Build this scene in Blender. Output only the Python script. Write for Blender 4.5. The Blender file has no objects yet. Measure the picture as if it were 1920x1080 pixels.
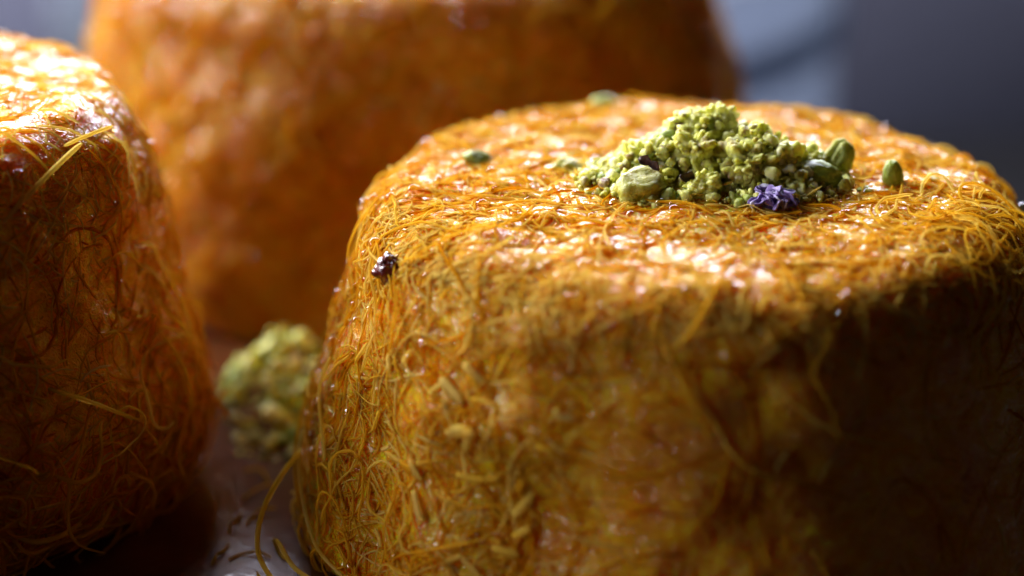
import bpy, math, random
import numpy as np
from mathutils import Vector, Matrix

# ------------------------------------------------------------------ camera, world, lamps, exposure
S = 0.001                                   # everything below is written in millimetres
sc = bpy.context.scene
col = sc.collection
PITCH = math.radians(21.0)
CAM = (-17.735, -227.34, 111.46)
cd = bpy.data.cameras.new('camera')
cd.lens = 85.0; cd.sensor_width = 36.0; cd.clip_start = 0.01; cd.clip_end = 10.0
cd.dof.use_dof = True
cd.dof.focus_distance = 0.2310
cd.dof.aperture_fstop = 9.0
cam = bpy.data.objects.new('camera', cd); col.objects.link(cam)
cam.location = tuple(c * S for c in CAM)
cam.rotation_euler = (math.pi / 2 - PITCH, 0, 0)
sc.camera = cam

w = bpy.data.worlds.new('World'); sc.world = w; w.use_nodes = True
bg = w.node_tree.nodes['Background']
bg.inputs[0].default_value = (0.66, 0.44, 0.38, 1); bg.inputs[1].default_value = 0.03


def area(name, loc, target, sx, sy, power, colr):
    l = bpy.data.lights.new(name, 'AREA'); l.shape = 'RECTANGLE'; l.size = sx; l.size_y = sy
    l.energy = power; l.color = colr
    o = bpy.data.objects.new(name, l); col.objects.link(o)
    o.location = loc
    d = Vector(target) - Vector(loc)
    o.rotation_euler = d.to_track_quat('-Z', 'Y').to_euler()
    return o


# tall window to the left, a little behind the pastries, and a second one behind them
area('window_light', (-0.43, 0.27, 0.32), (-0.02, 0.02, 0.03), 0.17, 0.26, 8.0, (0.95, 0.95, 1.0))
area('window_light', (-0.53, -0.13, 0.18), (-0.02, 0.0, 0.02), 0.22, 0.22, 1.7, (0.88, 0.88, 1.0))
area('window_light', (-0.10, 0.76, 0.31), (0.0, 0.0, 0.03), 0.85, 0.40, 23.0, (0.80, 0.81, 1.0))

sc.view_settings.view_transform = 'Standard'
sc.view_settings.look = 'None'
sc.view_settings.exposure = 0.0
sc.view_settings.gamma = 1.0
sc.cycles.use_denoising = True
try:
    sc.cycles.denoiser = 'OPENIMAGEDENOISE'
except Exception:
    pass
sc.cycles.max_bounces = 6
sc.cycles.use_adaptive_sampling = True
sc.cycles.adaptive_threshold = 0.05
sc.cycles.sample_clamp_indirect = 6.0

# ------------------------------------------------------------------ helpers
rng = np.random.default_rng(11)
random.seed(5)
_T = np.random.default_rng(3).random((64, 64, 64)).astype(np.float64)


def vnoise(p):
    """smooth value noise, -1..1, p (...,3)"""
    i = np.floor(p).astype(int); fr = p - i
    fr = fr * fr * (3 - 2 * fr)
    i0 = i & 63; i1 = (i + 1) & 63
    x, y, z = fr[..., 0], fr[..., 1], fr[..., 2]
    def t(a, b, c): return _T[a[..., 0], b[..., 1], c[..., 2]]
    c00 = t(i0, i0, i0) * (1 - x) + t(i1, i0, i0) * x
    c10 = t(i0, i1, i0) * (1 - x) + t(i1, i1, i0) * x
    c01 = t(i0, i0, i1) * (1 - x) + t(i1, i0, i1) * x
    c11 = t(i0, i1, i1) * (1 - x) + t(i1, i1, i1) * x
    return ((c00 * (1 - y) + c10 * y) * (1 - z) + (c01 * (1 - y) + c11 * y) * z) * 2 - 1


def tag(o, label=None, cat=None, group=None, kind=None):
    if label: o['label'] = label
    if cat: o['category'] = cat
    if group: o['group'] = group
    if kind: o['kind'] = kind
    return o


def mesh_np(name, v, quads, mat, tone=None, smooth=True, tris=None):
    """v in millimetres"""
    me = bpy.data.meshes.new(name)
    v = np.asarray(v, dtype=np.float64) * S
    nq = 0 if quads is None else len(quads); nt = 0 if tris is None else len(tris)
    me.vertices.add(len(v)); me.vertices.foreach_set('co', v.ravel())
    loops = []
    if nq: loops.append(np.asarray(quads).ravel())
    if nt: loops.append(np.asarray(tris).ravel())
    loops = np.concatenate(loops).astype(np.int32)
    me.loops.add(len(loops)); me.loops.foreach_set('vertex_index', loops)
    me.polygons.add(nq + nt)
    st = np.concatenate([np.arange(nq) * 4, nq * 4 + np.arange(nt) * 3]).astype(np.int32)
    me.polygons.foreach_set('loop_start', st)
    if smooth: me.polygons.foreach_set('use_smooth', np.ones(nq + nt, dtype=bool))
    if tone is not None:
        a = me.attributes.new('tone', 'FLOAT', 'POINT')
        a.data.foreach_set('value', np.asarray(tone, dtype=np.float32))
    me.update(calc_edges=True); me.validate()
    if mat: me.materials.append(mat)
    return me


def obj(name, me, parent=None, loc=None, rot=None, scale=None):
    o = bpy.data.objects.new(name, me); col.objects.link(o)
    if parent: o.parent = parent
    if loc is not None: o.location = tuple(c * S for c in loc)
    if rot is not None: o.rotation_euler = rot
    if scale is not None: o.scale = scale if hasattr(scale, '__len__') else (scale,) * 3
    return o


def empty(name, loc):
    o = bpy.data.objects.new(name, None); col.objects.link(o)
    o.location = tuple(c * S for c in loc); o.empty_display_size = 0.005
    return o


def lathe(prof, n, rad_noise=None):
    prof = np.asarray(prof, float); m = len(prof)
    a = np.linspace(0, 2 * np.pi, n, endpoint=False)
    v = np.stack([prof[:, 0][:, None] * np.cos(a), prof[:, 0][:, None] * np.sin(a),
                  np.repeat(prof[:, 1][:, None], n, 1)], -1)
    idx = np.arange(m * n).reshape(m, n); nx = np.roll(idx, -1, 1)
    q = np.stack([idx[:-1], idx[1:], nx[1:], nx[:-1]], -1).reshape(-1, 4)
    return v.reshape(-1, 3), q


_ico = {}
def ico(sub):
    if sub in _ico: return _ico[sub]
    import bmesh
    bm = bmesh.new(); bmesh.ops.create_icosphere(bm, subdivisions=sub, radius=1.0)
    v = np.array([x.co[:] for x in bm.verts]); t = np.array([[l.index for l in f.verts] for f in bm.faces])
    bm.free(); _ico[sub] = (v, t); return _ico[sub]


# ------------------------------------------------------------------ materials
def new_mat(name):
    m = bpy.data.materials.new(name); m.use_nodes = True
    nt = m.node_tree; b = nt.nodes['Principled BSDF']
    return m, nt, b


def setp(b, **k):
    for a, v in k.items():
        b.inputs[a.replace('_', ' ')].default_value = v


def nd(nt, t, **k):
    n = nt.nodes.new(t)
    for a, v in k.items(): setattr(n, a, v)
    return n


def ramp(nt, src, stops):
    r = nd(nt, 'ShaderNodeValToRGB'); e = r.color_ramp.elements
    while len(e) < len(stops): e.new(0.5)
    for i, (p, c) in enumerate(stops):
        e[i].position = p; e[i].color = (*c, 1) if len(c) == 3 else c
    nt.links.new(src, r.inputs[0]); return r.outputs[0]


def noise(nt, co, scale, detail=3, rough=0.55, dist=0.0):
    n = nd(nt, 'ShaderNodeTexNoise'); n.inputs['Scale'].default_value = scale
    n.inputs['Detail'].default_value = detail; n.inputs['Roughness'].default_value = rough
    n.inputs['Distortion'].default_value = dist
    nt.links.new(co, n.inputs['Vector']); return n.outputs['Fac']


def math_(nt, op, a, b=None, c=None):
    n = nd(nt, 'ShaderNodeMath', operation=op)
    for i, x in enumerate((a, b, c)):
        if x is None: continue
        if isinstance(x, (int, float)): n.inputs[i].default_value = x
        else: nt.links.new(x, n.inputs[i])
    return n.outputs[0]


def ridge(nt, co, scale, dist, width):
    """thin meandering lines: contour of a distorted noise"""
    f = noise(nt, co, scale, 1.0, 0.4, dist)
    d = math_(nt, 'ABSOLUTE', math_(nt, 'SUBTRACT', f, 0.5))
    return math_(nt, 'SUBTRACT', 1.0, math_(nt, 'MINIMUM', math_(nt, 'DIVIDE', d, width), 1.0))


def bump(nt, b, h, dist, strength=1.0, coat=True):
    n = nd(nt, 'ShaderNodeBump'); n.inputs['Distance'].default_value = dist
    n.inputs['Strength'].default_value = strength
    nt.links.new(h, n.inputs['Height']); nt.links.new(n.outputs[0], b.inputs['Normal'])
    if coat: nt.links.new(n.outputs[0], b.inputs['Coat Normal'])


def make_core_mat(shade=1.0):
    m, nt, b = new_mat('syrup_soaked_pastry')
    co = nd(nt, 'ShaderNodeTexCoord').outputs['Object']
    h = math_(nt, 'MAXIMUM', math_(nt, 'MAXIMUM', ridge(nt, co, 520, 1.6, 0.055), ridge(nt, co, 760, 2.2, 0.07)),
              ridge(nt, co, 360, 2.6, 0.035))
    tone = math_(nt, 'ADD', math_(nt, 'MULTIPLY', h, 0.26), math_(nt, 'MULTIPLY', noise(nt, co, 120, 4, 0.6), 0.75))
    c = ramp(nt, tone, [(p_, tuple(x_ * shade for x_ in c_)) for p_, c_ in ((0.22, (0.52, 0.12, 0.001)), (0.45, (0.70, 0.275, 0.002)), (0.70, (0.80, 0.43, 0.005)), (0.90, (0.84, 0.57, 0.02)))])
    nt.links.new(c, b.inputs['Base Color'])
    setp(b, Subsurface_Weight=1.0, Subsurface_Scale=0.0068, Roughness=0.35, IOR=1.42, Specular_IOR_Level=0.15,
         Coat_Weight=1.0, Coat_Roughness=0.09, Coat_IOR=1.47)
    b.inputs['Subsurface Radius'].default_value = (1.0, 0.14, 0.015)
    h2 = math_(nt, 'ADD', h, math_(nt, 'MULTIPLY', noise(nt, co, 620, 1, 0.5), 1.0))
    bump(nt, b, h2, 0.00028, 0.8, False)
    gn = nd(nt, 'ShaderNodeSeparateXYZ'); nt.links.new(nd(nt, 'ShaderNodeNewGeometry').outputs['True Normal'], gn.inputs[0])
    wm = math_(nt, 'ADD', noise(nt, co, 330, 2, 0.5, 0.8), math_(nt, 'MULTIPLY', math_(nt, 'MAXIMUM', gn.outputs['Z'], 0.0), 0.12))
    wet = nd(nt, 'ShaderNodeMapRange'); nt.links.new(wm, wet.inputs[0])
    for i_, v_ in ((1, 0.47), (2, 0.56), (3, 0.08), (4, 1.0)): wet.inputs[i_].default_value = v_
    nt.links.new(wet.outputs[0], b.inputs['Coat Weight'])
    # the syrup film on top is smoother than the threads under it
    hf = math_(nt, 'ADD', math_(nt, 'MULTIPLY', h, 0.30), math_(nt, 'MULTIPLY', noise(nt, co, 480, 2, 0.5), 1.6))
    cb = nd(nt, 'ShaderNodeBump'); cb.inputs['Distance'].default_value = 0.00016; cb.inputs['Strength'].default_value = 0.9
    nt.links.new(hf, cb.inputs['Height']); nt.links.new(cb.outputs[0], b.inputs['Coat Normal'])
    return m


def make_thread_mat():
    m, nt, b = new_mat('glazed_kadayif_thread')
    at = nd(nt, 'ShaderNodeAttribute', attribute_name='tone')
    co = nd(nt, 'ShaderNodeTexCoord').outputs['Object']
    f = math_(nt, 'ADD', at.outputs['Fac'], math_(nt, 'MULTIPLY', math_(nt, 'SUBTRACT', noise(nt, co, 240, 2), 0.5), 0.5))
    c = ramp(nt, f, [(0.0, (0.50, 0.16, 0.002)), (0.40, (0.76, 0.39, 0.006)), (0.70, (0.86, 0.60, 0.05)), (1.0, (0.90, 0.76, 0.24))])
    nt.nodes.remove(b)
    bp = nd(nt, 'ShaderNodeBump'); bp.inputs['Distance'].default_value = 0.00006; bp.inputs['Strength'].default_value = 0.6
    nt.links.new(noise(nt, co, 1900, 3, 0.6), bp.inputs['Height'])

    def mix(f_, x, y):
        n = nd(nt, 'ShaderNodeMixShader')
        if isinstance(f_, float): n.inputs[0].default_value = f_
        else: nt.links.new(f_, n.inputs[0])
        nt.links.new(x, n.inputs[1]); nt.links.new(y, n.inputs[2]); return n.outputs[0]

    df = nd(nt, 'ShaderNodeBsdfDiffuse'); tr = nd(nt, 'ShaderNodeBsdfTranslucent'); tp = nd(nt, 'ShaderNodeBsdfTransparent')
    gl = nd(nt, 'ShaderNodeBsdfGlossy'); fr = nd(nt, 'ShaderNodeFresnel')
    for n_ in (df, tr): nt.links.new(c, n_.inputs[0]); nt.links.new(bp.outputs[0], n_.inputs['Normal'])
    tint = ramp(nt, f, [(0.0, (0.94, 0.62, 0.12)), (1.0, (0.97, 0.82, 0.36))])
    nt.links.new(tint, tp.inputs[0])
    gl.inputs['Roughness'].default_value = 0.13; fr.inputs['IOR'].default_value = 1.7
    nt.links.new(bp.outputs[0], gl.inputs['Normal']); nt.links.new(bp.outputs[0], fr.inputs['Normal'])
    body = mix(0.46, mix(0.45, df.outputs[0], tr.outputs[0]), tp.outputs[0])
    ge = nd(nt, 'ShaderNodeNewGeometry')
    fac = math_(nt, 'MULTIPLY', math_(nt, 'MINIMUM', fr.outputs[0], 0.6), math_(nt, 'SUBTRACT', 1.0, ge.outputs['Backfacing']))
    nt.links.new(mix(fac, body, gl.outputs[0]), nt.nodes['Material Output'].inputs[0])
    return m


def make_nut_mat(name, stops, sss=0.55, rough=0.55, coat=0.1, bscale=1500, bd=0.00022):
    m, nt, b = new_mat(name)
    oi = nd(nt, 'ShaderNodeObjectInfo')
    co = nd(nt, 'ShaderNodeTexCoord').outputs['Object']
    av = nd(nt, 'ShaderNodeVectorMath', operation='ADD')
    nt.links.new(co, av.inputs[0]); nt.links.new(oi.outputs['Random'], av.inputs[1])
    co = av.outputs[0]
    f = math_(nt, 'ADD', noise(nt, co, 520, 4, 0.6, 0.6), math_(nt, 'MULTIPLY', math_(nt, 'SUBTRACT', oi.outputs['Random'], 0.5), 0.35))
    c = ramp(nt, f, stops)
    nt.links.new(c, b.inputs['Base Color'])
    setp(b, Subsurface_Weight=sss, Subsurface_Scale=0.0014, Roughness=rough, Coat_Weight=coat, Coat_Roughness=0.2)
    b.inputs['Subsurface Radius'].default_value = (1.0, 0.9, 0.3)
    bump(nt, b, noise(nt, co, bscale, 5, 0.65), bd, 0.9)
    return m


def make_glint():
    m, nt, b = new_mat('clear_glint_bead'); nt.nodes.remove(b)
    co = nd(nt, 'ShaderNodeTexCoord').outputs['Object']
    c = ramp(nt, noise(nt, co, 300, 2), [(0.3, (0.98, 0.86, 0.50)), (0.7, (0.99, 0.92, 0.66))])
    tp = nd(nt, 'ShaderNodeBsdfTransparent'); nt.links.new(c, tp.inputs[0])
    gl = nd(nt, 'ShaderNodeBsdfGlossy'); gl.inputs['Roughness'].default_value = 0.05
    fr = nd(nt, 'ShaderNodeFresnel'); fr.inputs['IOR'].default_value = 1.5
    ge = nd(nt, 'ShaderNodeNewGeometry')
    fac = math_(nt, 'MULTIPLY', fr.outputs[0], math_(nt, 'SUBTRACT', 1.0, ge.outputs['Backfacing']))
    mx = nd(nt, 'ShaderNodeMixShader'); nt.links.new(fac, mx.inputs[0])
    nt.links.new(tp.outputs[0], mx.inputs[1]); nt.links.new(gl.outputs[0], mx.inputs[2])
    nt.links.new(mx.outputs[0], nt.nodes['Material Output'].inputs[0])
    return m


GLINT = make_glint()
SHADED_CORE = make_core_mat(0.74)          # darker copy: puts the back pastry's shade into its colour
CORE = make_core_mat()
THREAD = make_thread_mat()
NUT = make_nut_mat('chopped_pistachio', [(0.22, (0.20, 0.10, 0.03)), (0.34, (0.36, 0.30, 0.04)), (0.44, (0.56, 0.57, 0.08)), (0.56, (0.74, 0.75, 0.22)), (0.76, (0.86, 0.82, 0.42))])
KERN = make_nut_mat('green_pistachio_kernel', [(0.25, (0.18, 0.25, 0.02)), (0.5, (0.30, 0.38, 0.03)), (0.75, (0.46, 0.49, 0.11))], sss=0.4, rough=0.5, coat=0.1, bscale=700, bd=0.0006)
YELK = make_nut_mat('syrupy_yellow_kernel', [(0.25, (0.42, 0.22, 0.015)), (0.5, (0.42, 0.39, 0.03)), (0.75, (0.46, 0.48, 0.08))], sss=0.5, rough=0.5, coat=0.15, bscale=700, bd=0.0006)
SKIN = make_nut_mat('dry_brown_nut_skin', [(0.3, (0.05, 0.02, 0.02)), (0.55, (0.13, 0.06, 0.035)), (0.75, (0.32, 0.26, 0.16))], sss=0.0, rough=0.6)
TEAL = make_nut_mat('blue_green_nut_skin', [(0.3, (0.08, 0.26, 0.17)), (0.7, (0.22, 0.46, 0.34))], sss=0.1, rough=0.5)


def make_petal_mat():
    m, nt, b = new_mat('dried_violet_petal')
    co = nd(nt, 'ShaderNodeTexCoord').outputs['Object']
    oi = nd(nt, 'ShaderNodeObjectInfo')
    f = math_(nt, 'ADD', noise(nt, co, 700, 4, 0.6, 0.5), math_(nt, 'MULTIPLY', math_(nt, 'SUBTRACT', oi.outputs['Random'], 0.5), 0.22))
    c = ramp(nt, f, [(0.28, (0.035, 0.02, 0.12)), (0.45, (0.15, 0.085, 0.31)), (0.58, (0.27, 0.19, 0.46)), (0.70, (0.56, 0.54, 0.66))])
    nt.links.new(c, b.inputs['Base Color']); setp(b, Roughness=0.5, Sheen_Weight=0.2)
    bump(nt, b, noise(nt, co, 1600, 3, 0.6), 0.0002, 0.8, False)
    return m


def make_gloss(name, colr, rough, sss=0.0, coat=1.0, radius=(1, 0.3, 0.1), scale=0.002, bs=None, bd=0.0003):
    m, nt, b = new_mat(name)
    co = nd(nt, 'ShaderNodeTexCoord').outputs['Object']
    c = ramp(nt, noise(nt, co, 160, 3), [(0.3, tuple(x * 0.75 for x in colr)), (0.7, tuple(min(1, x * 1.2) for x in colr))])
    nt.links.new(c, b.inputs['Base Color'])
    setp(b, Roughness=rough, Coat_Weight=coat, Coat_Roughness=0.05, Subsurface_Weight=sss, Subsurface_Scale=scale)
    b.inputs['Subsurface Radius'].default_value = radius
    if bs: bump(nt, b, noise(nt, co, bs, 4, 0.6), bd, 1.0)
    return m


PETAL = make_petal_mat()
BEAD = make_gloss('dark_caramel', (0.16, 0.014, 0.008), 0.18, bs=520, bd=0.0009)
AMBER = make_gloss('amber_syrup', (0.55, 0.17, 0.010), 0.12, sss=0.8, bs=300)
PLATE = make_gloss('dark_glazed_stand', (0.035, 0.024, 0.022), 0.22, coat=0.6, bs=90, bd=0.0006)
SYRUP = make_gloss('spilt_syrup', (0.085, 0.026, 0.008), 0.28, coat=0.2, bs=110, bd=0.0003)
SYRUP.node_tree.nodes['Principled BSDF'].inputs['Specular IOR Level'].default_value = 0.14
def make_frosted(name, colr):
    m, nt, b = new_mat(name)
    co = nd(nt, 'ShaderNodeTexCoord').outputs['Object']
    c = ramp(nt, noise(nt, co, 30, 3), [(0.3, tuple(x * 0.93 for x in colr)), (0.7, colr)])
    nt.links.new(c, b.inputs['Base Color']); setp(b, Roughness=0.5)
    tr = nd(nt, 'ShaderNodeBsdfTranslucent'); nt.links.new(c, tr.inputs[0])
    mx = nd(nt, 'ShaderNodeMixShader'); mx.inputs[0].default_value = 0.8
    nt.links.new(b.outputs[0], mx.inputs[1]); nt.links.new(tr.outputs[0], mx.inputs[2])
    nt.links.new(mx.outputs[0], nt.nodes['Material Output'].inputs[0])
    return m


JAR = make_frosted('frosted_blue_grey_glass', (0.29, 0.32, 0.37))


def make_wall_mat(name, a, bcol, rough):
    m, nt, b = new_mat(name)
    co = nd(nt, 'ShaderNodeTexCoord').outputs['Object']
    c = ramp(nt, noise(nt, co, 9, 5, 0.6), [(0.3, a), (0.7, bcol)])
    nt.links.new(c, b.inputs['Base Color']); setp(b, Roughness=rough)
    bump(nt, b, noise(nt, co, 120, 4, 0.6), 0.0006, 0.5, False)
    return m


WALL = make_wall_mat('slate_grey_plaster', (0.102, 0.106, 0.160), (0.116, 0.121, 0.182), 0.8)
TABLE = make_wall_mat('dark_slate_table', (0.014, 0.014, 0.018), (0.020, 0.019, 0.024), 0.7)

# ------------------------------------------------------------------ setting
TZ = -92.0
tv = np.array([[-900, -700, TZ], [900, -700, TZ], [900, 910, TZ], [-900, 910, TZ]], float)
tag(obj('table', mesh_np('table', tv, [[0, 1, 2, 3]], TABLE)), kind='structure')
wv = np.array([[-900, 420, TZ - 5], [900, 420, TZ - 5], [900, 420, 60], [-900, 420, 60], [-900, 428, TZ - 5], [900, 428, TZ - 5], [900, 428, 60], [-900, 428, 60]], float)
tag(obj('backdrop', mesh_np('backdrop', wv, [[0, 1, 2, 3], [7, 6, 5, 4], [3, 2, 6, 7], [0, 3, 7, 4], [1, 5, 6, 2]], WALL, smooth=False)), kind='structure')

# stand the pastries rest on
stand = empty('cake_stand', (-40, 35, TZ))
tag(stand, 'dark glossy cake stand under the three pastries', 'cake stand')
zt = -TZ
pv, pq = lathe([(0, zt - 5), (70, zt - 5), (98, zt - 4), (101, zt - 1.5), (101.5, zt + 1.2), (100, zt + 1.8), (98.5, zt + 1.0), (97, zt), (60, zt), (0, zt)], 96)
obj('plate', mesh_np('plate', pv, pq, PLATE), stand)
pv, pq = lathe([(9, zt - 5.5), (8, zt - 20), (10, 40), (7.5, 20), (14, 9), (14, 8)], 48)
obj('stem', mesh_np('stem', pv, pq, PLATE), stand)
pv, pq = lathe([(0, 8.5), (15, 8), (40, 4), (48, 2), (48, 0.2), (0, 0.2)], 64)
obj('foot', mesh_np('foot', pv, pq, PLATE), stand)

# thin pool of syrup between the pastries
a = np.linspace(0, 2 * np.pi, 120, endpoint=False)
rings = np.linspace(0, 1, 26)
R = 74 + 6 * vnoise(np.stack([np.cos(a) * 2, np.sin(a) * 2, a * 0 + 4], -1))
pts = np.stack([rings[:, None] * R * np.cos(a), rings[:, None] * R * np.sin(a), np.zeros((26, 120))], -1)
pts[..., 2] = 0.55 * (1 - rings[:, None] ** 10) + 0.02 + 0.09 * vnoise(pts / 4.4 + 7) * (rings[:, None] < 0.97)
pts[..., 2] = np.maximum(pts[..., 2], 0.03)
idx = np.arange(26 * 120).reshape(26, 120); nx = np.roll(idx, -1, 1)
q = np.stack([idx[:-1], idx[1:], nx[1:], nx[:-1]], -1).reshape(-1, 4)
tag(obj('syrup_pool', mesh_np('syrup_pool', pts.reshape(-1, 3), q, SYRUP), None, (-42, 28, 0)),
    'dark brown puddle of syrup on the stand between the pastries', 'syrup')

# pale jar out of focus behind the tall pastry
jar = empty('frosted_jar', (-30, 228, TZ))
tag(jar, 'pale blue-grey frosted jar, blurred, behind the tallest pastry', 'jar')
pv, pq = lathe([(0, 0.2), (62, 0.2), (68, 4), (72, 25), (74, 60), (74, 92), (73, 102), (71, 104), (69, 102), (70, 90), (70, 30), (0, 8)], 96)
obj('body', mesh_np('body', pv, pq, JAR), jar)
pv, pq = lathe([(74.6, 84), (76, 85.5), (76, 90.5), (74.6, 92)], 96)
obj('rim_band', mesh_np('rim_band', pv, pq, JAR), jar)


# ------------------------------------------------------------------ shredded-pastry cakes
class Shape:
    def __init__(s, rt, rb, H, fr, seed, dome=0.6, fb=3.0):
        s.rt, s.rb, s.H, s.seed = rt, rb, H, seed
        P = [(r, H + dome * (1 - (r / (rt - fr)) ** 2)) for r in np.linspace(0, rt - fr, 60)]
        sl = math.atan2(rb - rt, H - fr - 3)
        P += [(rt - fr + fr * math.sin(t), H - fr + fr * math.cos(t)) for t in np.linspace(0, math.pi / 2 - sl * 0.0, 40)[1:]]
        P += [(rt + (rb - rt) * (t ** 0.9), (H - fr) + (fb - (H - fr)) * t) for t in np.linspace(0, 1, 80)[1:]]
        P += [(rb - fb + fb * math.cos(t), fb - fb * math.sin(t) + 0.05) for t in np.linspace(0, math.pi / 2, 14)[1:]]
        P = np.array(P)
        L = np.concatenate([[0], np.cumsum(np.linalg.norm(np.diff(P, axis=0), axis=1))])
        s.L = L[-1]
        u = np.linspace(0, s.L, 360)
        s.P = np.stack([np.interp(u, L, P[:, 0]), np.interp(u, L, P[:, 1])], -1); s.u = u
        t = np.gradient(s.P, axis=0); t /= np.linalg.norm(t, axis=1)[:, None]
        n = np.stack([-t[:, 1], t[:, 0]], -1)
        k = np.ones(9) / 9
        n = np.stack([np.convolve(np.pad(n[:, i], 4, 'edge'), k, 'valid') for i in (0, 1)], -1)
        s.N = n / np.linalg.norm(n, axis=1)[:, None]
        s.up_len = s.L - fb * math.pi / 2 * (1.0 if fb < 4 else 0.5)

    def disp(s, p):
        o = s.seed * 7.31
        k = np.where(p[..., 2] > s.H - 2.5, 0.6, 1.0)
        big = 1.1 * vnoise(p / 19 + o + 2) * np.clip((s.H - 2 - p[..., 2]) / 6, 0, 1)
        return big + k * (0.95 * vnoise(p / 11 + o) + 0.5 * vnoise(p / 4.6 + o + 9)) + 0.22 * vnoise(p / 2.0 + o + 3)

    def project(s, p):
        """nearest undisplaced surface point + normal for (n,3)"""
        r = np.hypot(p[:, 0], p[:, 1]); th = np.arctan2(p[:, 1], p[:, 0])
        k = np.argmin((r[:, None] - s.P[:, 0]) ** 2 + (p[:, 2][:, None] - s.P[:, 1]) ** 2, 1)
        c, sn = np.cos(th), np.sin(th)
        q = np.stack([s.P[k, 0] * c, s.P[k, 0] * sn, s.P[k, 1]], -1)
        n = np.stack([s.N[k, 0] * c, s.N[k, 0] * sn, s.N[k, 1]], -1)
        return q, n

    def core(s, nth, nu, mat):
        u = np.linspace(0, s.L, nu); a = np.linspace(0, 2 * np.pi, nth, endpoint=False)
        r = np.interp(u, s.u, s.P[:, 0]); z = np.interp(u, s.u, s.P[:, 1])
        nr = np.interp(u, s.u, s.N[:, 0]); nz = np.interp(u, s.u, s.N[:, 1])
        C, Sn = np.cos(a), np.sin(a)
        p = np.stack([r[:, None] * C, r[:, None] * Sn, np.repeat(z[:, None], nth, 1)], -1)
        n = np.stack([nr[:, None] * C, nr[:, None] * Sn, np.repeat(nz[:, None], nth, 1)], -1)
        kf = np.where(n[..., 2] > 0.75, 0.5, 1.0)
        fine = kf * (0.14 * (1 - np.abs(vnoise(p / 1.3 + 5)) * 2) + 0.06 * vnoise(p / 0.6))
        w_ = np.clip(p[..., 2:] / 2.0, 0, 1)
        p = p + n * ((s.disp(p) + fine - 0.12)[..., None]) * w_
        idx = np.arange(nu * nth).reshape(nu, nth); nx = np.roll(idx, -1, 1)
        q = np.stack([idx[:-1], idx[1:], nx[1:], nx[:-1]], -1).reshape(-1, 4)
        return mesh_np('body', p.reshape(-1, 3), q, mat)

    def starts(s, n, rg, bias=True, urange=(0.0, 1.0)):
        out = []
        cnt = 0
        while cnt < n:
            u = rg.uniform(urange[0] * s.up_len, urange[1] * s.up_len, n * 3)
            r = np.interp(u, s.u, s.P[:, 0]); z = np.interp(u, s.u, s.P[:, 1])
            th = rg.uniform(0, 2 * np.pi, n * 3)
            keep = rg.random(n * 3) < r / s.rb
            if bias:      # the far flank is never seen: thin it out there
                side = np.interp(u, s.u, s.N[:, 1]) < 0.6
                keep &= ~(side & (np.sin(th) > 0.25) & (rg.random(n * 3) < 0.85))
            # the shaded flank is a smooth glazed crust with few threads
            sm = (s.seed == 1) & (np.sin(th) < -0.25) & (np.cos(th) > -0.45) & (z < s.H - 6.5) & (z > 5)
            keep &= ~(sm & (rg.random(n * 3) < 0.82))
            p = np.stack([r * np.cos(th), r * np.sin(th), z], -1)[keep]
            out.append(p); cnt += len(p)
        return np.concatenate(out)[:n]

    def walk(s, p0, length, nseg, curl, rg, heading=None):
        """all threads walk on the surface together -> pts (n,k,3), normals (n,k,3)"""
        n = len(p0); k = nseg + 1
        p, nn = s.project(p0)
        h = rg.normal(size=(n, 3)) if heading is None else heading.copy()
        cur = rg.normal(0, 1, n) * curl
        step = (length / nseg)[:, None]
        P = np.zeros((n, k, 3)); N = np.zeros((n, k, 3))
        for i in range(k):
            P[:, i], N[:, i] = p, nn
            h -= (h * nn).sum(1, keepdims=True) * nn
            h /= np.linalg.norm(h, axis=1, keepdims=True) + 1e-9
            side = np.cross(nn, h)
            cur = cur * 0.86 + rg.normal(0, 1, n) * curl * 0.5
            ang = np.clip(cur * step[:, 0], -0.9, 0.9)[:, None]
            h = h * np.cos(ang) + side * np.sin(ang)
            q = p + h * step
            q[:, 2] = np.maximum(q[:, 2], 0.3)
            p, nn = s.project(q)
        return P, N


def tubes(P, N, rad, flat, sides, tone):
    """P (n,k,3) centre lines -> one mesh's arrays"""
    n, k, _ = P.shape
    T = np.gradient(P, axis=1); T /= np.linalg.norm(T, axis=2, keepdims=True) + 1e-9
    B = np.cross(T, N); B /= np.linalg.norm(B, axis=2, keepdims=True) + 1e-9
    U = np.cross(B, T)
    a = np.linspace(0, 2 * np.pi, sides, endpoint=False) + 0.4
    tp = np.ones(k); tp[0] = tp[-1] = 0.45
    if k > 6: tp[1] = tp[-2] = 0.9
    R = rad[:, None] * tp
    V = (P[:, :, None] + B[:, :, None] * (R[..., None] * np.cos(a))[..., None]
         + U[:, :, None] * (R[..., None] * flat * np.sin(a))[..., None])
    idx = np.arange(n * k * sides).reshape(n, k, sides); nx = np.roll(idx, -1, 2)
    q = np.stack([idx[:, :-1], nx[:, :-1], nx[:, 1:], idx[:, 1:]], -1).reshape(-1, 4)
    if sides == 4:
        caps = np.concatenate([idx[:, 0, ::-1], idx[:, -1]], 0)
    else:
        caps = np.concatenate([idx[:, 0, [3, 2, 1, 0]], idx[:, -1, [0, 1, 2, 3]]], 0)
    q = np.concatenate([q, caps], 0)
    return V.reshape(-1, 3), q, np.repeat(tone, k * sides)


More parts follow.
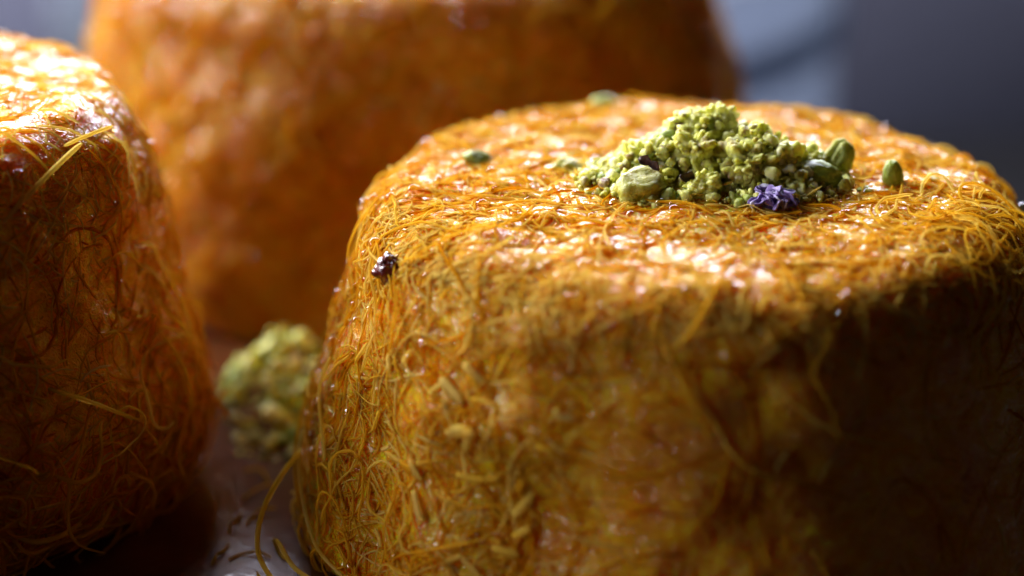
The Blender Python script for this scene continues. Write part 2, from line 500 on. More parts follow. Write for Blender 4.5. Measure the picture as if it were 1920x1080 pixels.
def surf_threads(s, n, len_rng, seg_len, curl, rad_rng, off_rng, rg, tone_rng, lift=0.0, sides=4, starts=None, flat=0.75, wob=0.12, sink=0.0, sink_top=0.0):
    p0 = s.starts(n, rg) if starts is None else starts
    n = len(p0)
    ln = rg.uniform(*len_rng, n); nseg = max(4, int(np.mean(len_rng) / seg_len))
    P, N = s.walk(p0, ln, nseg, curl, rg)
    k = nseg + 1
    off = rg.uniform(*off_rng, n)[:, None] + wob * vnoise(P / 1.7 + rg.uniform(0, 40, (n, 1, 1)))
    off = off - np.where(N[..., 2] < 0.5, sink, sink_top)
    t = np.linspace(0, 1, k)
    if lift > 0:
        L = rg.gamma(1.2, lift, n)[:, None]
        kind = rg.random(n)
        prof = np.where((kind < 0.5)[:, None], np.sin(np.pi * t)[None] ** 1.5, np.where((kind < 0.8)[:, None], (t ** 2)[None], ((1 - t) ** 2)[None]))
        off = off + L * prof
    P = P + N * (s.disp(P) + off)[..., None]
    P[..., 2] = np.maximum(P[..., 2], 0.35)
    return tubes(P, N, rg.uniform(*rad_rng, n), flat, sides, np.clip(rg.normal(*tone_rng, n), 0, 1)), (n, k, sides)


def split_threads(res, parent, name='pastry_thread'):
    (V, Q, T), (n, k, sd) = res
    per = k * sd
    q0 = None
    for i in range(n):
        if q0 is None:
            nq = (k - 1) * sd
            q0 = np.concatenate([Q[:nq], np.array([[3, 2, 1, 0]]), np.array([[0, 1, 2, 3]]) + (k - 1) * sd])
        obj(name, mesh_np(name, V[i * per:(i + 1) * per], q0, THREAD, T[i * per:(i + 1) * per]), parent)


def spline(ctrl, k):
    c = np.array(ctrl, float); c = np.concatenate([[2 * c[0] - c[1]], c, [2 * c[-1] - c[-2]]])
    m = len(c) - 3; out = []
    for t in np.linspace(0, m - 1e-6, k):
        i = int(t); f_ = t - i; a_, b_, c_, d_ = c[i:i + 4]
        out.append(0.5 * ((2 * b_) + (-a_ + c_) * f_ + (2 * a_ - 5 * b_ + 4 * c_ - d_) * f_ ** 2 + (-a_ + 3 * b_ - 3 * c_ + d_) * f_ ** 3))
    return np.array(out)


def one_thread(parent, ctrl, rad, tone=0.75, k=20, flat=0.8, name='pastry_thread', sides=5, sh=None):
    o = np.array(parent.location) / S
    c = np.array(ctrl, float) - o
    if sh is not None:                  # both ends are rooted in the pastry
        for i in (0, -1):
            q_, n_ = sh.project(c[i][None]); d_ = c[i] - q_[0]
            c[1:-1] -= d_ * 0.5 / max(1, len(c) - 2); c[i] = q_[0] + n_[0] * (sh.disp(q_)[0] - 0.1)
        q_, n_ = sh.project(c[1:-1]); lo = (c[1:-1] - q_ - n_ * sh.disp(q_)[:, None])
        c[1:-1] = q_ + n_ * (sh.disp(q_) + np.clip((lo * n_).sum(1), 0.25, 1.6))[:, None]
        c[:, 2] = np.maximum(c[:, 2], 0.6)
    P = spline(c, k)[None]
    N = np.repeat(np.array([[[0.25, -0.55, 0.8]]]), k, 1)
    V, q, T = tubes(P, N, np.array([rad]), flat, sides, np.array([tone]))
    return obj(name, mesh_np(name, V, q, THREAD, T), parent)


def glint_beads(s, n, rg, rlo, rhi):  # clear droplets added over the crust to give pinpoint sparkles
    p0 = s.starts(n, rg); P, N = s.project(p0)
    P = P + N * (s.disp(P) + rg.uniform(-0.02, 0.14, n))[:, None]
    v0, t0 = ico(2)
    r = rlo + (rhi - rlo) * rg.random(n) ** 2
    sq = 1 + 0.9 * rg.random((n, 1, 3)) * (rg.random((n, 1, 1)) < 0.5)
    V = P[:, None] + v0[None] * r[:, None, None] * sq * (1 + 0.12 * vnoise(v0[None] * 2 + np.arange(n)[:, None, None] * 3.7))[..., None]
    T = t0[None] + (np.arange(n) * len(v0))[:, None, None]
    return V.reshape(-1, 3), T.reshape(-1, 3)


def cake(loc, sh, label, nth, nu, matted, n_short, n_top, loose, seed, thick=1.0, sink=1.0, beads=0, core=None):
    rg = np.random.default_rng(seed)
    root = empty('kadayif_pastry', loc)
    tag(root, label, 'pastry', 'shredded-pastry cakes on the stand')
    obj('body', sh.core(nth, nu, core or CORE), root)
    (V1, Q1, T1), _ = surf_threads(sh, matted, (7, 22), 0.85, 0.16, (0.11 * thick, 0.20 * thick), (-0.28, 0.08), rg, (0.46, 0.25), sink=0.08 * sink, sink_top=0.10)
    (V2, Q2, T2), _ = surf_threads(sh, n_short, (1.6, 5), 0.55, 0.35, (0.10 * thick, 0.19 * thick), (-0.18, 0.16), rg, (0.62, 0.24), lift=0.07, sink=0.06 * sink, sink_top=0.06)
    (V3, Q3, T3), _ = surf_threads(sh, n_top, (1.2, 4.5), 0.5, 0.22, (0.07 * thick, 0.14 * thick), (-0.14, 0.12), rg, (0.92, 0.14), lift=0.16,
                                   starts=sh.starts(n_top, rg, True, (0.0, 0.56)))
    o = obj('matted_threads', mesh_np('matted_threads', np.concatenate([V1, V2, V3]), np.concatenate([Q1, Q2 + len(V1), Q3 + len(V1) + len(V2)]), THREAD,
                                      np.concatenate([T1, T2, T3])), root)
    tag(o, kind='stuff')
    bv, bt = glint_beads(sh, beads, rg, 0.14 * thick, 0.6 * thick)
    tag(obj('glint_beads', mesh_np('glint_beads', bv, None, GLINT, tris=bt), root), kind='stuff')
    split_threads(surf_threads(sh, loose, (5, 14), 0.7, 0.15, (0.11 * thick, 0.20 * thick), (0.0, 0.3), rg, (0.62, 0.16), lift=0.22), root)
    return root


FRONT = Shape(33.7, 39.6, 35.4, 6.6, 1, 0.9)
LEFT = Shape(29.8, 36.6, 43.0, 5.0, 2, 0.5, 11.0)
BACK = Shape(40.0, 45.5, 43.5, 8.0, 3)
front = cake((0, 0, 0), FRONT, 'in-focus golden shredded pastry topped with a heap of chopped pistachio', 460, 240, 1700, 1700, 2300, 170, 21, beads=650)
left = cake((-86, 6, 0), LEFT, 'pastry cut off by the left edge, dark side with loose hanging threads', 320, 180, 1500, 1200, 1200, 90, 22, beads=420)
back = cake((-31, 83, 0), BACK, 'blurred tallest pastry at the back, its top reaching out of the frame', 300, 160, 900, 1100, 300, 90, 23, 1.4, -0.5, beads=420, core=SHADED_CORE)

# a dense mat of fine straw-coloured threads on the left face and front shoulder
rg = np.random.default_rng(55)
th = rg.uniform(math.radians(175), math.radians(250), 650); zz = rg.uniform(1.5, 35, 650)
(Vf, Qf, Tf), _ = surf_threads(FRONT, 0, (2.5, 8), 0.75, 0.14, (0.07, 0.13), (-0.14, 0.10), rg, (0.74, 0.18), lift=0.05,
                               starts=np.stack([37 * np.cos(th), 37 * np.sin(th), zz], -1))
th = rg.uniform(math.radians(185), math.radians(355), 550); rr_ = rg.uniform(29, 34, 550)
(Vg, Qg, Tg), _ = surf_threads(FRONT, 0, (2.0, 6), 0.7, 0.14, (0.07, 0.13), (-0.05, 0.16), rg, (0.86, 0.14), lift=0.1,
                               starts=np.stack([rr_ * np.cos(th), rr_ * np.sin(th), 34.0 + 0 * th], -1))
tag(obj('fine_threads', mesh_np('fine_threads', np.concatenate([Vf, Vg]), np.concatenate([Qf, Qg + len(Vf)]), THREAD, np.concatenate([Tf, Tg])), front), kind='stuff')

# tangled curls on the right front rim of the front pastry
rg = np.random.default_rng(77)
st = np.array([[26.5, -13, 33.5]]) + rg.normal(0, 1, (60, 3)) * np.array([4.2, 5.0, 0.5])
split_threads(surf_threads(FRONT, 0, (5, 13), 0.5, 0.5, (0.12, 0.2), (0.0, 0.6), rg, (0.72, 0.12), lift=0.5, starts=st), front)
# curls along the left flank and its foot
th = rg.uniform(math.radians(178), math.radians(235), 46); zz = rg.uniform(1, 10, 46)
st = np.stack([39 * np.cos(th), 39 * np.sin(th), zz], -1)
split_threads(surf_threads(FRONT, 0, (5, 14), 0.5, 0.4, (0.12, 0.2), (0.0, 0.5), rg, (0.6, 0.14), lift=0.35, starts=st), front)
th = rg.uniform(math.radians(268), math.radians(360), 170); zz = 0.8 + 20 * rg.random(170) ** 1.6
st = np.stack([38 * np.cos(th), 38 * np.sin(th), zz], -1)
split_threads(surf_threads(LEFT, 0, (6, 17), 0.6, 0.40, (0.12, 0.24), (0.05, 0.6), rg, (0.55, 0.16), lift=0.75, starts=st), left)

# ------------------------------------------------------------------ chopped nuts
def crumb_mesh(name, seed, sub, mat, kind):
    g = np.random.default_rng(seed); v, t = ico(sub); v = v.copy()
    if kind == 'cauli':
        pts_ = g.normal(size=(64, 3)); pts_ /= np.linalg.norm(pts_, axis=1)[:, None]
        d = np.min(np.arccos(np.clip(v @ pts_.T, -1, 1)), 1)
        k_ = np.argmin(np.arccos(np.clip(v @ pts_.T, -1, 1)), 1)
        r = 0.66 + g.uniform(0.1, 0.5, 64)[k_] * np.clip(1 - (d / 0.30) ** 2, -0.5, 1)
        r += 0.30 * vnoise(v * 1.7 + seed) + 0.10 * vnoise(v * 9 + seed)
        v *= r[:, None]
    else:
        r = np.full(len(v), 1.25)
        for _ in range(8):
            n_ = g.normal(size=3); n_ /= np.linalg.norm(n_); dd = g.uniform(0.55, 0.95)
            c_ = v @ n_; r = np.where(c_ > 1e-3, np.minimum(r, dd / np.maximum(c_, 1e-3)), r)
        r += 0.14 * vnoise(v * 3 + seed) + 0.13 * vnoise(v * 7 + seed)
        v *= r[:, None]
    v *= g.uniform(0.75, 1.15, 3)
    return mesh_np(name, v, None, mat, smooth=False, tris=t)


CAUL = [crumb_mesh('pistachio_crumb', 100 + i, 4, NUT, 'cauli') for i in range(6)]
CHOP = [crumb_mesh('pistachio_crumb', 200 + i, 3, NUT, 'chop') for i in range(8)]
CHOPG = [crumb_mesh('pistachio_crumb', 300 + i, 3, KERN, 'chop') for i in range(4)]


def crumb(me, p, r, label, group, g, name='pistachio_crumb'):
    o = obj(name, me, None, p, tuple(g.uniform(0, 6.28, 3)), r)
    return tag(o, label, 'pistachio', group)


def mound(x, y):
    """height of the heap above the pastry top (mm), local to the heap centre"""
    h = max(6.9 * math.exp(-((x + 0.2) ** 2 / 40 + (y - 2.6) ** 2 / 24)), 6.0 * math.exp(-((x - 4.4) ** 2 / 34 + (y + 0.8) ** 2 / 20)))
    h = max(h, 4.4 * math.exp(-((x + 4.8) ** 2 / 30 + (y + 0.2) ** 2 / 20)), 3.0 * math.exp(-((x - 9.5) ** 2 / 10 + (y - 1) ** 2 / 12)))
    h = max(h, 1.2 * math.exp(-((x + 9.5) ** 2 / 12 + (y + 0.5) ** 2 / 12)))
    return h


g = np.random.default_rng(9)
HZ = 35.9
HC = (1.6, -1.2)
made = 0; spots = [(np.array([3.8, -3.0, 3.4]), 2.6), (np.array([-1.3, -1.4, 4.4]), 1.9), (np.array([0.6, 2.8, 6.7]), 1.3)]
tries = 0
while made < 240 and tries < 60000:
    tries += 1
    x, y = g.uniform(-13, 13.5), g.uniform(-8, 11)
    h = mound(x, y)
    if h < 0.5: continue
    r = float(np.clip(g.gamma(2.0, 0.5) + 0.42, 0.5, 2.4))
    if h < 1.3: r = min(r, 0.8)
    z = h - r * 0.75 if g.random() < 0.8 else g.uniform(0.1, 1) * h - r
    z = max(z, r * 0.55)
    p = np.array([x, y, z])
    if any(np.linalg.norm(p - q_) < 0.72 * (r + rr) for q_, rr in spots): continue
    spots.append((p, r)); made += 1
    me = CAUL[g.integers(6)] if (r > 0.9 and g.random() < 0.55) else (CHOPG[g.integers(4)] if g.random() < 0.25 else CHOP[g.integers(8)])
    if z > 4.6: where = 'near the peak of'
    elif x < -6.5: where = 'in the thin left tail of'
    elif x > 6.5: where = 'at the right end of'
    elif y < -2.5: where = 'at the front foot of'
    elif y > 4.5: where = 'on the far side of'
    else: where = 'on the middle slope of'
    size = 'coarse' if r > 1.1 else 'small'
    crumb(me, (HC[0] + x, HC[1] + y, HZ + z), r, size + ' chopped pistachio crumb ' + where + ' the heap on the front pastry',
          size + ' pistachio crumbs ' + where + ' the heap', g)

def clump(p, r, seed, label):
    g_ = np.random.default_rng(seed); v, t = ico(5); v = v.copy()
    pts_ = g_.normal(size=(150, 3)); pts_ /= np.linalg.norm(pts_, axis=1)[:, None]
    dt = v @ pts_.T; k_ = np.argmax(dt, 1); d = np.arccos(np.clip(dt.max(1), -1, 1))
    rr = 0.74 + 0.34 * vnoise(v * 1.5 + seed) + g_.uniform(0.04, 0.34, 150)[k_] * np.clip(1 - (d / 0.20) ** 2, -0.5, 1) + 0.06 * vnoise(v * 14 + seed)
    v = v * rr[:, None] * np.array(r)
    tag(obj('pistachio_clump', mesh_np('pistachio_clump', v, None, NUT, tris=t, smooth=False), None, p), label, 'pistachio', 'pistachio clumps in the heap')


clump((5.4, -4.2, 38.4), (3.5, 2.9, 2.9), 501, 'largest crumbly pistachio clump, right of heap centre above the violet flower')
clump((0.3, -2.6, 39.4), (2.6, 2.3, 2.4), 502, 'crumbly pistachio clump in the middle of the heap, left of the largest')
clump((-2.6, -1.2, 38.6), (2.3, 2.0, 1.9), 504, 'crumbly pistachio clump on the left shoulder of the heap')
clump((7.8, -1.4, 38.2), (2.0, 2.0, 1.9), 505, 'crumbly pistachio clump on the right shoulder, beside the kernels')
clump((0.6, -6.4, 37.1), (1.9, 1.6, 1.6), 506, 'crumbly pistachio clump low on the heap front, between yellow piece and flower')
clump((-9.6, -1.6, 36.6), (1.7, 1.5, 1.2), 507, 'crumbly pistachio clump in the left tail of the heap')
clump((2.6, 1.4, 41.3), (2.3, 1.9, 1.8), 503, 'crumbly pistachio clump forming the peak of the heap')

# fine grit of the heap: real grains, too many and small to single out
def grit(n, place, rlo, rhi, g):
    v0, t0 = ico(1)
    v0 = np.sign(v0) * np.abs(v0) ** 0.7
    Vs, Ts = [], []
    c = 0
    for _ in range(n):
        p = place()
        if p is None: continue
        r = rlo + (rhi - rlo) * g.random() ** 2
        vv = v0 * (1 + 0.35 * g.uniform(-1, 1, (len(v0), 1))) * r * g.uniform(0.7, 1.3, 3) + p
        Vs.append(vv); Ts.append(t0 + c * len(v0)); c += 1
    return np.concatenate(Vs), np.concatenate(Ts)


def pl():
    x, y = g.uniform(-13.5, 14), g.uniform(-9, 11.5)
    h = mound(x, y)
    if h < 0.3 and g.random() < 0.93: return None
    return np.array([HC[0] + x, HC[1] + y, HZ + h * g.uniform(0.75, 1.04) + 0.1])


gv, gt = grit(1300, pl, 0.10, 0.50, g)
tag(obj('pistachio_grit', mesh_np('pistachio_grit', gv, None, NUT, tris=gt, smooth=False)), 'fine pistachio grit dusted over and around the heap', 'pistachio', kind='stuff')


def nut(name, p, radii, rot, mat, label, seed, lump=0.08, cat='pistachio', group=None, crease=0.0, cuts=0):
    v, t = ico(4); v = v.copy()
    r = 1 + lump * vnoise(v * 1.6 + seed) + lump * 0.5 * vnoise(v * 4 + seed)
    gc = np.random.default_rng(seed)
    for _ in range(cuts):
        n_ = gc.normal(size=3); n_ /= np.linalg.norm(n_); dd = gc.uniform(0.62, 0.86); c_ = v @ n_
        r = np.where(c_ > 1e-3, np.minimum(r, dd / np.maximum(c_, 1e-3)), r)
    r += 0.5 * lump * np.abs(vnoise(v * 2.4 + seed + 5)) + 0.04 * vnoise(v * 9 + seed)
    if crease:
        r -= crease * np.exp(-(v[:, 1] / 0.16) ** 2) * (v[:, 2] > -0.2)
    v = v * r[:, None] * np.array(radii)
    o = obj(name, mesh_np(name, v, None, mat, tris=t), None, p, rot)
    return tag(o, label, cat, group)


nut('pistachio_kernel', (-5.4, -6.6, 36.9), (2.4, 2.0, 2.3), (0.2, 0.3, 0.4), YELK, 'rounded yellow-green pistachio piece at the left foot of the heap', 4, 0.20, cuts=1)
nut('pistachio_kernel', (12.2, -3.4, 37.3), (2.3, 1.7, 1.4), (0.1, 0.15, -0.15), KERN, 'smooth pale green pistachio kernel at the right end of the heap', 8, 0.08, cuts=3)
nut('pistachio_kernel', (14.3, -0.3, 37.6), (1.5, 1.4, 2.3), (0.1, 0.35, 0.5), KERN, 'wrinkled green pistachio kernel behind the smooth one, right of heap', 15, 0.16, crease=0.2, cuts=3)
nut('pistachio_kernel', (10.6, 1.0, 37.4), (1.9, 1.6, 1.7), (0.4, 0.2, 1.0), YELK, 'yellowish pistachio piece between the heap and the right kernels', 19, 0.14, cuts=5)
nut('pistachio_sliver', (19.6, -2.3, 36.6), (1.05, 0.95, 1.95), (0.1, -0.16, 0.3), KERN, 'bright green oval pistachio sliver standing alone right of the heap', 23, 0.06)
nut('pistachio_crumb', (-21.4, 6.2, 35.7), (1.55, 1.2, 0.95), (0, 0.1, 0.2), KERN, 'lone green crumb on the left of the front pastry top', 29, 0.18, cuts=5)
nut('pistachio_crumb', (-7.2, 28.0, 35.3), (1.8, 1.3, 0.9), (0, 0.1, -0.2), KERN, 'blurred green crumb at the back edge of the front pastry top', 31, 0.18, cuts=5)
nut('pistachio_crumb', (23.6, -0.4, 35.4), (0.9, 0.8, 0.75), (0, 0.1, -0.2), YELK, 'small yellow-green crumb right of the standing oval sliver', 37, 0.2, cuts=5)
nut('pistachio_crumb', (16.6, -4.0, 35.5), (1.2, 0.9, 0.7), (0, 0.1, 0.6), KERN, 'small crumb lying just left of the standing oval sliver', 41, 0.28, cuts=5)
nut('pistachio_crumb', (-12.0, 2.4, 35.8), (2.2, 1.6, 1.1), (0, 0.1, 0.3), YELK, 'flat yellowish pistachio crumb at the left tail of the heap', 43, 0.25, cuts=5)
nut('pistachio_crumb', (2.7, -10.4, 35.3), (0.75, 0.7, 0.7), (0.3, 0.1, 0.3), YELK, 'tiny orange-green crumb just left of the violet flower', 47, 0.2)
nut('pistachio_crumb', (4.0, -9.0, 36.1), (0.6, 0.55, 0.8), (0.3, 0.1, 0.3), KERN, 'tiny dark green crumb touching the violet flower on its left', 49, 0.15)
nut('syrup_drop', (12.4, -4.0, 35.5), (2.4, 1.6, 0.8), (0, 0, 0), AMBER, 'orange syrup drop under the smooth pale green kernel', 53, 0.1, 'syrup')
nut('syrup_drop', (-4.8, -7.0, 35.5), (2.2, 1.6, 0.8), (0, 0, 0), AMBER, 'orange syrup drop under the rounded yellow-green piece', 54, 0.1, 'syrup')
nut('caramel_bead', (-29.2, -14.9, 32.0), (1.25, 1.1, 1.45), (0.2, 0.3, 0.2), BEAD, 'glossy dark red caramel bead caught in the left rim threads', 61, 0.4, 'caramel')


def flake(name, p, size, rot, mat, label, seed, cat, bend=0.5, group=None):
    g_ = np.random.default_rng(seed); n = 9
    u = np.linspace(-1, 1, n)
    X, Y = np.meshgrid(u, u, indexing='ij')
    w_ = np.sqrt(np.clip(1.08 - X ** 2, 0.02, 1))
    w_ = w_ * (0.8 + 0.55 * vnoise(np.stack([X * 1.9, np.sign(Y) * 3 + 0.5, X * 0], -1) + seed))
    Yw = Y * w_
    co = np.stack([X, Yw, X * 0], -1)
    z = bend * (Yw ** 2) + 0.25 * vnoise(co * 1.7 + seed) + 0.2 * bend * X ** 2
    top = np.stack([X * size[0], Yw * size[1], z * size[1]], -1)
    bot = top.copy(); bot[..., 2] -= 0.10
    V = np.concatenate([top.reshape(-1, 3), bot.reshape(-1, 3)])
    idx = np.arange(n * n).reshape(n, n); m = n * n
    q = np.stack([idx[:-1, :-1], idx[1:, :-1], idx[1:, 1:], idx[:-1, 1:]], -1).reshape(-1, 4)
    loop = np.concatenate([idx[:-1, 0], idx[-1, :-1], idx[::-1, -1][:-1], idx[0, ::-1][:-1]])
    l2 = np.roll(loop, -1)
    qs = np.stack([loop, loop + m, l2 + m, l2], -1)
    q = np.concatenate([q, q[:, ::-1] + m, qs])
    o = obj(name, mesh_np(name, V, q, mat), None, p, rot)
    if label: tag(o, label, cat, group)
    return o


flake('nut_skin', (-4.6, -7.0, 39.6), (1.15, 0.6), (1.0, 0.5, -0.3), SKIN, 'dark brown curled nut skin on top of the rounded yellow piece', 3, 'nut skin', 1.0)
flake('nut_skin', (-1.3, 1.0, 40.7), (0.7, 0.55), (1.3, 1.3, 0.1), SKIN, 'dark brown square nut skin high on the left of the heap', 5, 'nut skin', 0.4)
flake('nut_skin', (9.6, -2.6, 39.1), (0.6, 0.5), (0.9, 0.2, 0.3), SKIN, 'small dark nut skin beside the smooth right kernel', 7, 'nut skin', 0.8)
flake('nut_skin', (-0.9, -6.8, 38.2), (0.9, 0.7), (1.1, 0.2, 0.5), SKIN, 'reddish brown nut skin in the middle of the heap front', 9, 'nut skin', 0.6)
flake('nut_skin', (-2.0, -8.2, 36.2), (1.2, 0.7), (1.1, -0.6, 0.4), TEAL, 'blue-green nut skin shard at the front foot of the heap', 11, 'nut skin', 0.3)
flake('petal_scrap', (4.0, -11.3, 35.2), (1.3, 0.6), (0.35, 0.1, 0.2), PETAL, 'flat lilac petal scrap lying before the violet flower', 13, 'petal', 0.2)

fl = empty('dried_flower', (7.3, -9.4, 35.0)); fl.scale = (1.22, 1.1, 0.95)
tag(fl, 'crumpled violet dried flower at the front of the heap', 'flower')
g2 = np.random.default_rng(31)
for i in range(24):
    d = g2.normal(size=3); d[2] = abs(d[2]) * 0.9 + 0.1; d /= np.linalg.norm(d)
    p = np.array([0, 0, 1.6]) + d * np.array([1.55, 1.1, 1.15])
    rt = Vector(tuple(d)).to_track_quat('Z', 'Y').to_euler()
    o = flake('petal', p, (g2.uniform(0.7, 1.15), g2.uniform(0.5, 0.85)), (rt.x + g2.uniform(-.7, .7), rt.y + g2.uniform(-.7, .7), rt.z + g2.uniform(-2, 2)), PETAL, None, 400 + i, None, g2.uniform(-0.9, 0.4))
    o.parent = fl
v, t = ico(3); vv = v * (1 + 0.22 * vnoise(v * 2.6 + 3))[:, None] * np.array([1.15, 0.85, 1.15]) + np.array([0, 0, 1.3])
obj('flower_head', mesh_np('flower_head', vv, None, PETAL, tris=t), fl)

# pistachio pile on the stand between the pastries
g = np.random.default_rng(41)
spots = []; tries = 0
while len(spots) < 125 and tries < 20000:
    tries += 1
    x, y = g.uniform(-7.5, 9.0), g.uniform(-16, 11)
    h = 10.0 * math.exp(-(x ** 2 / 40 + (y - 1) ** 2 / 75))
    if h < 0.35: continue
    r = g.uniform(0.5, 1.7) if h > 1.2 else g.uniform(0.3, 0.8)
    z = max(h - r, r * 0.6) if g.random() < 0.7 else max(g.random() * h - r, r * 0.6)
    p = np.array([x, y, z])
    wp = p + np.array([-43.5, 24, 0])
    if np.hypot(wp[0], wp[1]) < 39.5 + r * 0.6 - wp[2] * 0.17 or np.hypot(wp[0] + 86, wp[1] - 6) < 38.5 + r * 0.6 - wp[2] * 0.12: continue
    if np.hypot(wp[0] + 31, wp[1] - 83) < 46 + r * 0.6 - wp[2] * 0.12: continue
    if any(np.linalg.norm(p - q_) < 0.7 * (r + rr) for q_, rr in spots): continue
    spots.append((p, r))
    wh = 'at the top of' if p[2] > 4.5 else ('at the front foot of' if p[1] < 0 else 'low at the back of')
    me = (CAUL[:5] + CHOP[:2] + CHOPG)[g.integers(11)]
    crumb(me, tuple(wp), r, 'blurred pistachio piece ' + wh + ' the pile on the stand between the pastries', 'pistachio pieces ' + wh + ' the pile on the stand', g)

# ------------------------------------------------------------------ single threads and shreds the photo shows
# loops at the left foot of the front pastry
one_thread(front, [(-38.6, -9, 10.5), (-40.6, -11.5, 8.6), (-42.2, -15, 6.2), (-42.2, -18.5, 3.6), (-39.5, -22, 1.6), (-35.5, -24.5, 1.0)], 0.27, 0.72, 30)
one_thread(front, [(-40.6, -17, 4.6), (-38.5, -20.5, 3.2), (-35.0, -23.5, 2.6), (-31.5, -27, 2.2)], 0.25, 0.8, 22)
one_thread(front, [(-37.8, -3, 13), (-38.9, -9, 10), (-38.2, -13.5, 6.8), (-36.6, -18, 4.2), (-33.5, -22.5, 3.0)], 0.22, 0.85, 26)
one_thread(front, [(-37.4, 1, 16), (-39.3, -2, 11), (-39.6, -7, 7.4), (-38.4, -12.5, 4.4), (-36.4, -16.5, 1.8)], 0.19, 0.7, 24)
one_thread(front, [(-35.6, -8, 20), (-36.6, -10.2, 17.5), (-36.3, -12.6, 14.4), (-35.9, -14.4, 11.8)], 0.19, 0.85, 18)
# threads round the dark bead
one_thread(front, [(-26.6, -15.0, 33.2), (-27.0, -16.0, 31.0), (-28.6, -16.6, 28.6), (-30.8, -16.2, 25.5), (-32.0, -16.6, 22.0)], 0.19, 0.8, 20)
one_thread(front, [(-30.6, -11.0, 33.0), (-31.2, -13.0, 31.0), (-30.6, -15.2, 28.4), (-30.6, -17, 24.5)], 0.18, 0.78, 18)
one_thread(front, [(-31.0, -10, 32.0), (-28.8, -11.2, 33.8), (-26.6, -12.8, 33.9), (-24, -15, 33.6)], 0.18, 0.85, 18)
# stiff strand and loops on the left pastry
one_thread(left, [(-65.6, -16.5, 36.2), (-63.2, -14.0, 38.4), (-60.6, -11.0, 40.6), (-58.6, -8.0, 42.0)], 0.30, 0.95, 16, 0.6)
one_thread(left, [(-60.0, -9.5, 42.2), (-57.8, -7.8, 42.8), (-56.2, -4.4, 42.6)], 0.20, 0.85, 14)
one_thread(left, [(-57.2, -22.5, 22.6), (-54.4, -20.5, 20.6), (-51.8, -17.5, 18.0), (-49.5, -12, 15.0)], 0.22, 0.75, 18, sh=LEFT)
one_thread(left, [(-61.5, -27, 5.4), (-58.5, -26.3, 4.8), (-54.8, -24.4, 4.4), (-51.8, -21.4, 4.6)], 0.31, 0.7, 18, sh=LEFT)
one_thread(left, [(-62.0, -27, 6.2), (-59.0, -27.6, 3.0), (-55.4, -26.2, 2.0), (-52.0, -22, 3.4), (-50.4, -18.0, 7.6)], 0.25, 0.6, 22, sh=LEFT)
one_thread(left, [(-62.0, -28.5, 16), (-64.4, -29.6, 12), (-64.2, -29.6, 8), (-60.6, -28, 5)], 0.21, 0.6, 20, sh=LEFT)
one_thread(left, [(-57.6, -24.0, 14.2), (-55.6, -23.2, 13.4), (-53.6, -21.6, 13.6), (-52.0, -19.6, 14.8)], 0.25, 0.7, 16, sh=LEFT)
one_thread(left, [(-50.4, -16.5, 9.6), (-49.4, -14.6, 7.0), (-49.2, -13.4, 3.4), (-48.8, -14, 0.8)], 0.22, 0.6, 16, sh=LEFT)
one_thread(left, [(-49.0, -4, 22.5), (-48.0, -5, 18.5), (-47.6, -6, 14.0), (-48.0, -8.0, 10)], 0.22, 0.6, 18, sh=LEFT)

# flat shreds stuck to the front flank
g3 = np.random.default_rng(63)
def shred(thd, z, ln, wd, head, tone):
    th_ = math.radians(thd)
    r0 = np.interp(z, FRONT.P[::-1, 1][30:], FRONT.P[::-1, 0][30:])
    p0 = np.array([[r0 * math.cos(th_), r0 * math.sin(th_), z]])
    tang = np.array([-math.sin(th_), math.cos(th_), 0]); up = np.array([0, 0, 1.0])
    hd = (tang * math.cos(head) + up * math.sin(head))[None]
    P, N = FRONT.walk(p0, np.array([ln]), 7, 0.05, g3, hd)
    P = P + N * (FRONT.disp(P) + 0.28)[..., None]
    V, q_, T = tubes(P, N, np.array([wd / 2]), 0.35, 5, np.array([tone]))
    obj('pastry_shred', mesh_np('pastry_shred', V, q_, THREAD, T), front)


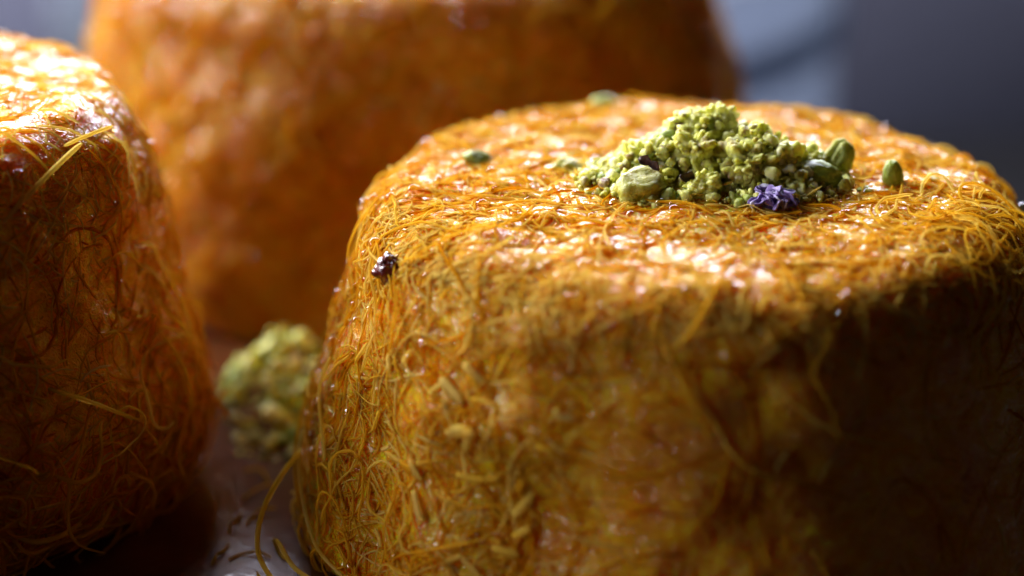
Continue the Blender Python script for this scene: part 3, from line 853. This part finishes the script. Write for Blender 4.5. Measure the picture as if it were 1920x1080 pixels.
for thd, z, ln, wd, hd, tn in [(241, 14.5, 3.6, 0.9, 0.9, .8), (222, 16.5, 2.6, 0.8, -0.9, .9), (224, 14.2, 2.8, 1.0, -0.9, .95),
                               (231, 17.0, 5.0, 0.7, -0.1, .75), (229, 20.5, 3.6, 1.3, 0.3, .85), (232, 19.0, 2.6, 1.2, 1.1, .8),
                               (238, 11.2, 3.0, 0.9, 0.05, .8), (226, 25.0, 3.6, 1.1, -0.5, .95), (230, 27.0, 3.0, 1.0, -0.6, .95),
                               (234, 8.2, 3.6, 0.8, 0.1, .7), (226, 5.4, 4.5, 0.7, 0.05, .75), (246, 6.0, 4.0, 0.7, 0.35, .7),
                               (216, 8.5, 2.2, 0.7, -0.8, .8), (213, 11.0, 2.0, 0.6, -0.8, .8), (252, 9.0, 2.6, 0.7, 0.4, .65), (258, 3.6, 5.0, 0.8, 0.3, .6)]:
    shred(thd, z, ln, wd, hd, tn)
for i in range(26):
    shred(g3.uniform(190, 262), g3.uniform(3, 27), g3.uniform(1.2, 3.0), g3.uniform(0.45, 0.9), g3.uniform(-1.3, 1.3), g3.uniform(.55, .95))

# broken threads fallen on the stand in the gap
g4 = np.random.default_rng(88)
for i in range(9):
    x0, y0 = g4.uniform(-47, -40), g4.uniform(-22, 4)
    if np.hypot(x0, y0) < 41 or np.hypot(x0 + 86, y0 - 6) < 37: continue
    a0 = g4.uniform(0, 6.28); pts4 = [(x0, y0, 0.8)]
    for j in range(3):
        a0 += g4.normal(0, 0.5); pts4.append((pts4[-1][0] + 1.6 * math.cos(a0), pts4[-1][1] + 1.6 * math.sin(a0), 0.8 + 0.3 * (j % 2)))
    P4 = spline(pts4, 12)[None]
    V4, q4, T4 = tubes(P4, np.repeat(np.array([[[0, 0, 1.0]]]), 12, 1), np.array([0.17]), 0.8, 5, np.array([0.6]))
    tag(obj('fallen_thread', mesh_np('fallen_thread', V4, q4, THREAD, T4)), 'broken pastry thread fallen on the stand in the gap between pastries', 'pastry thread', 'fallen threads in the gap')
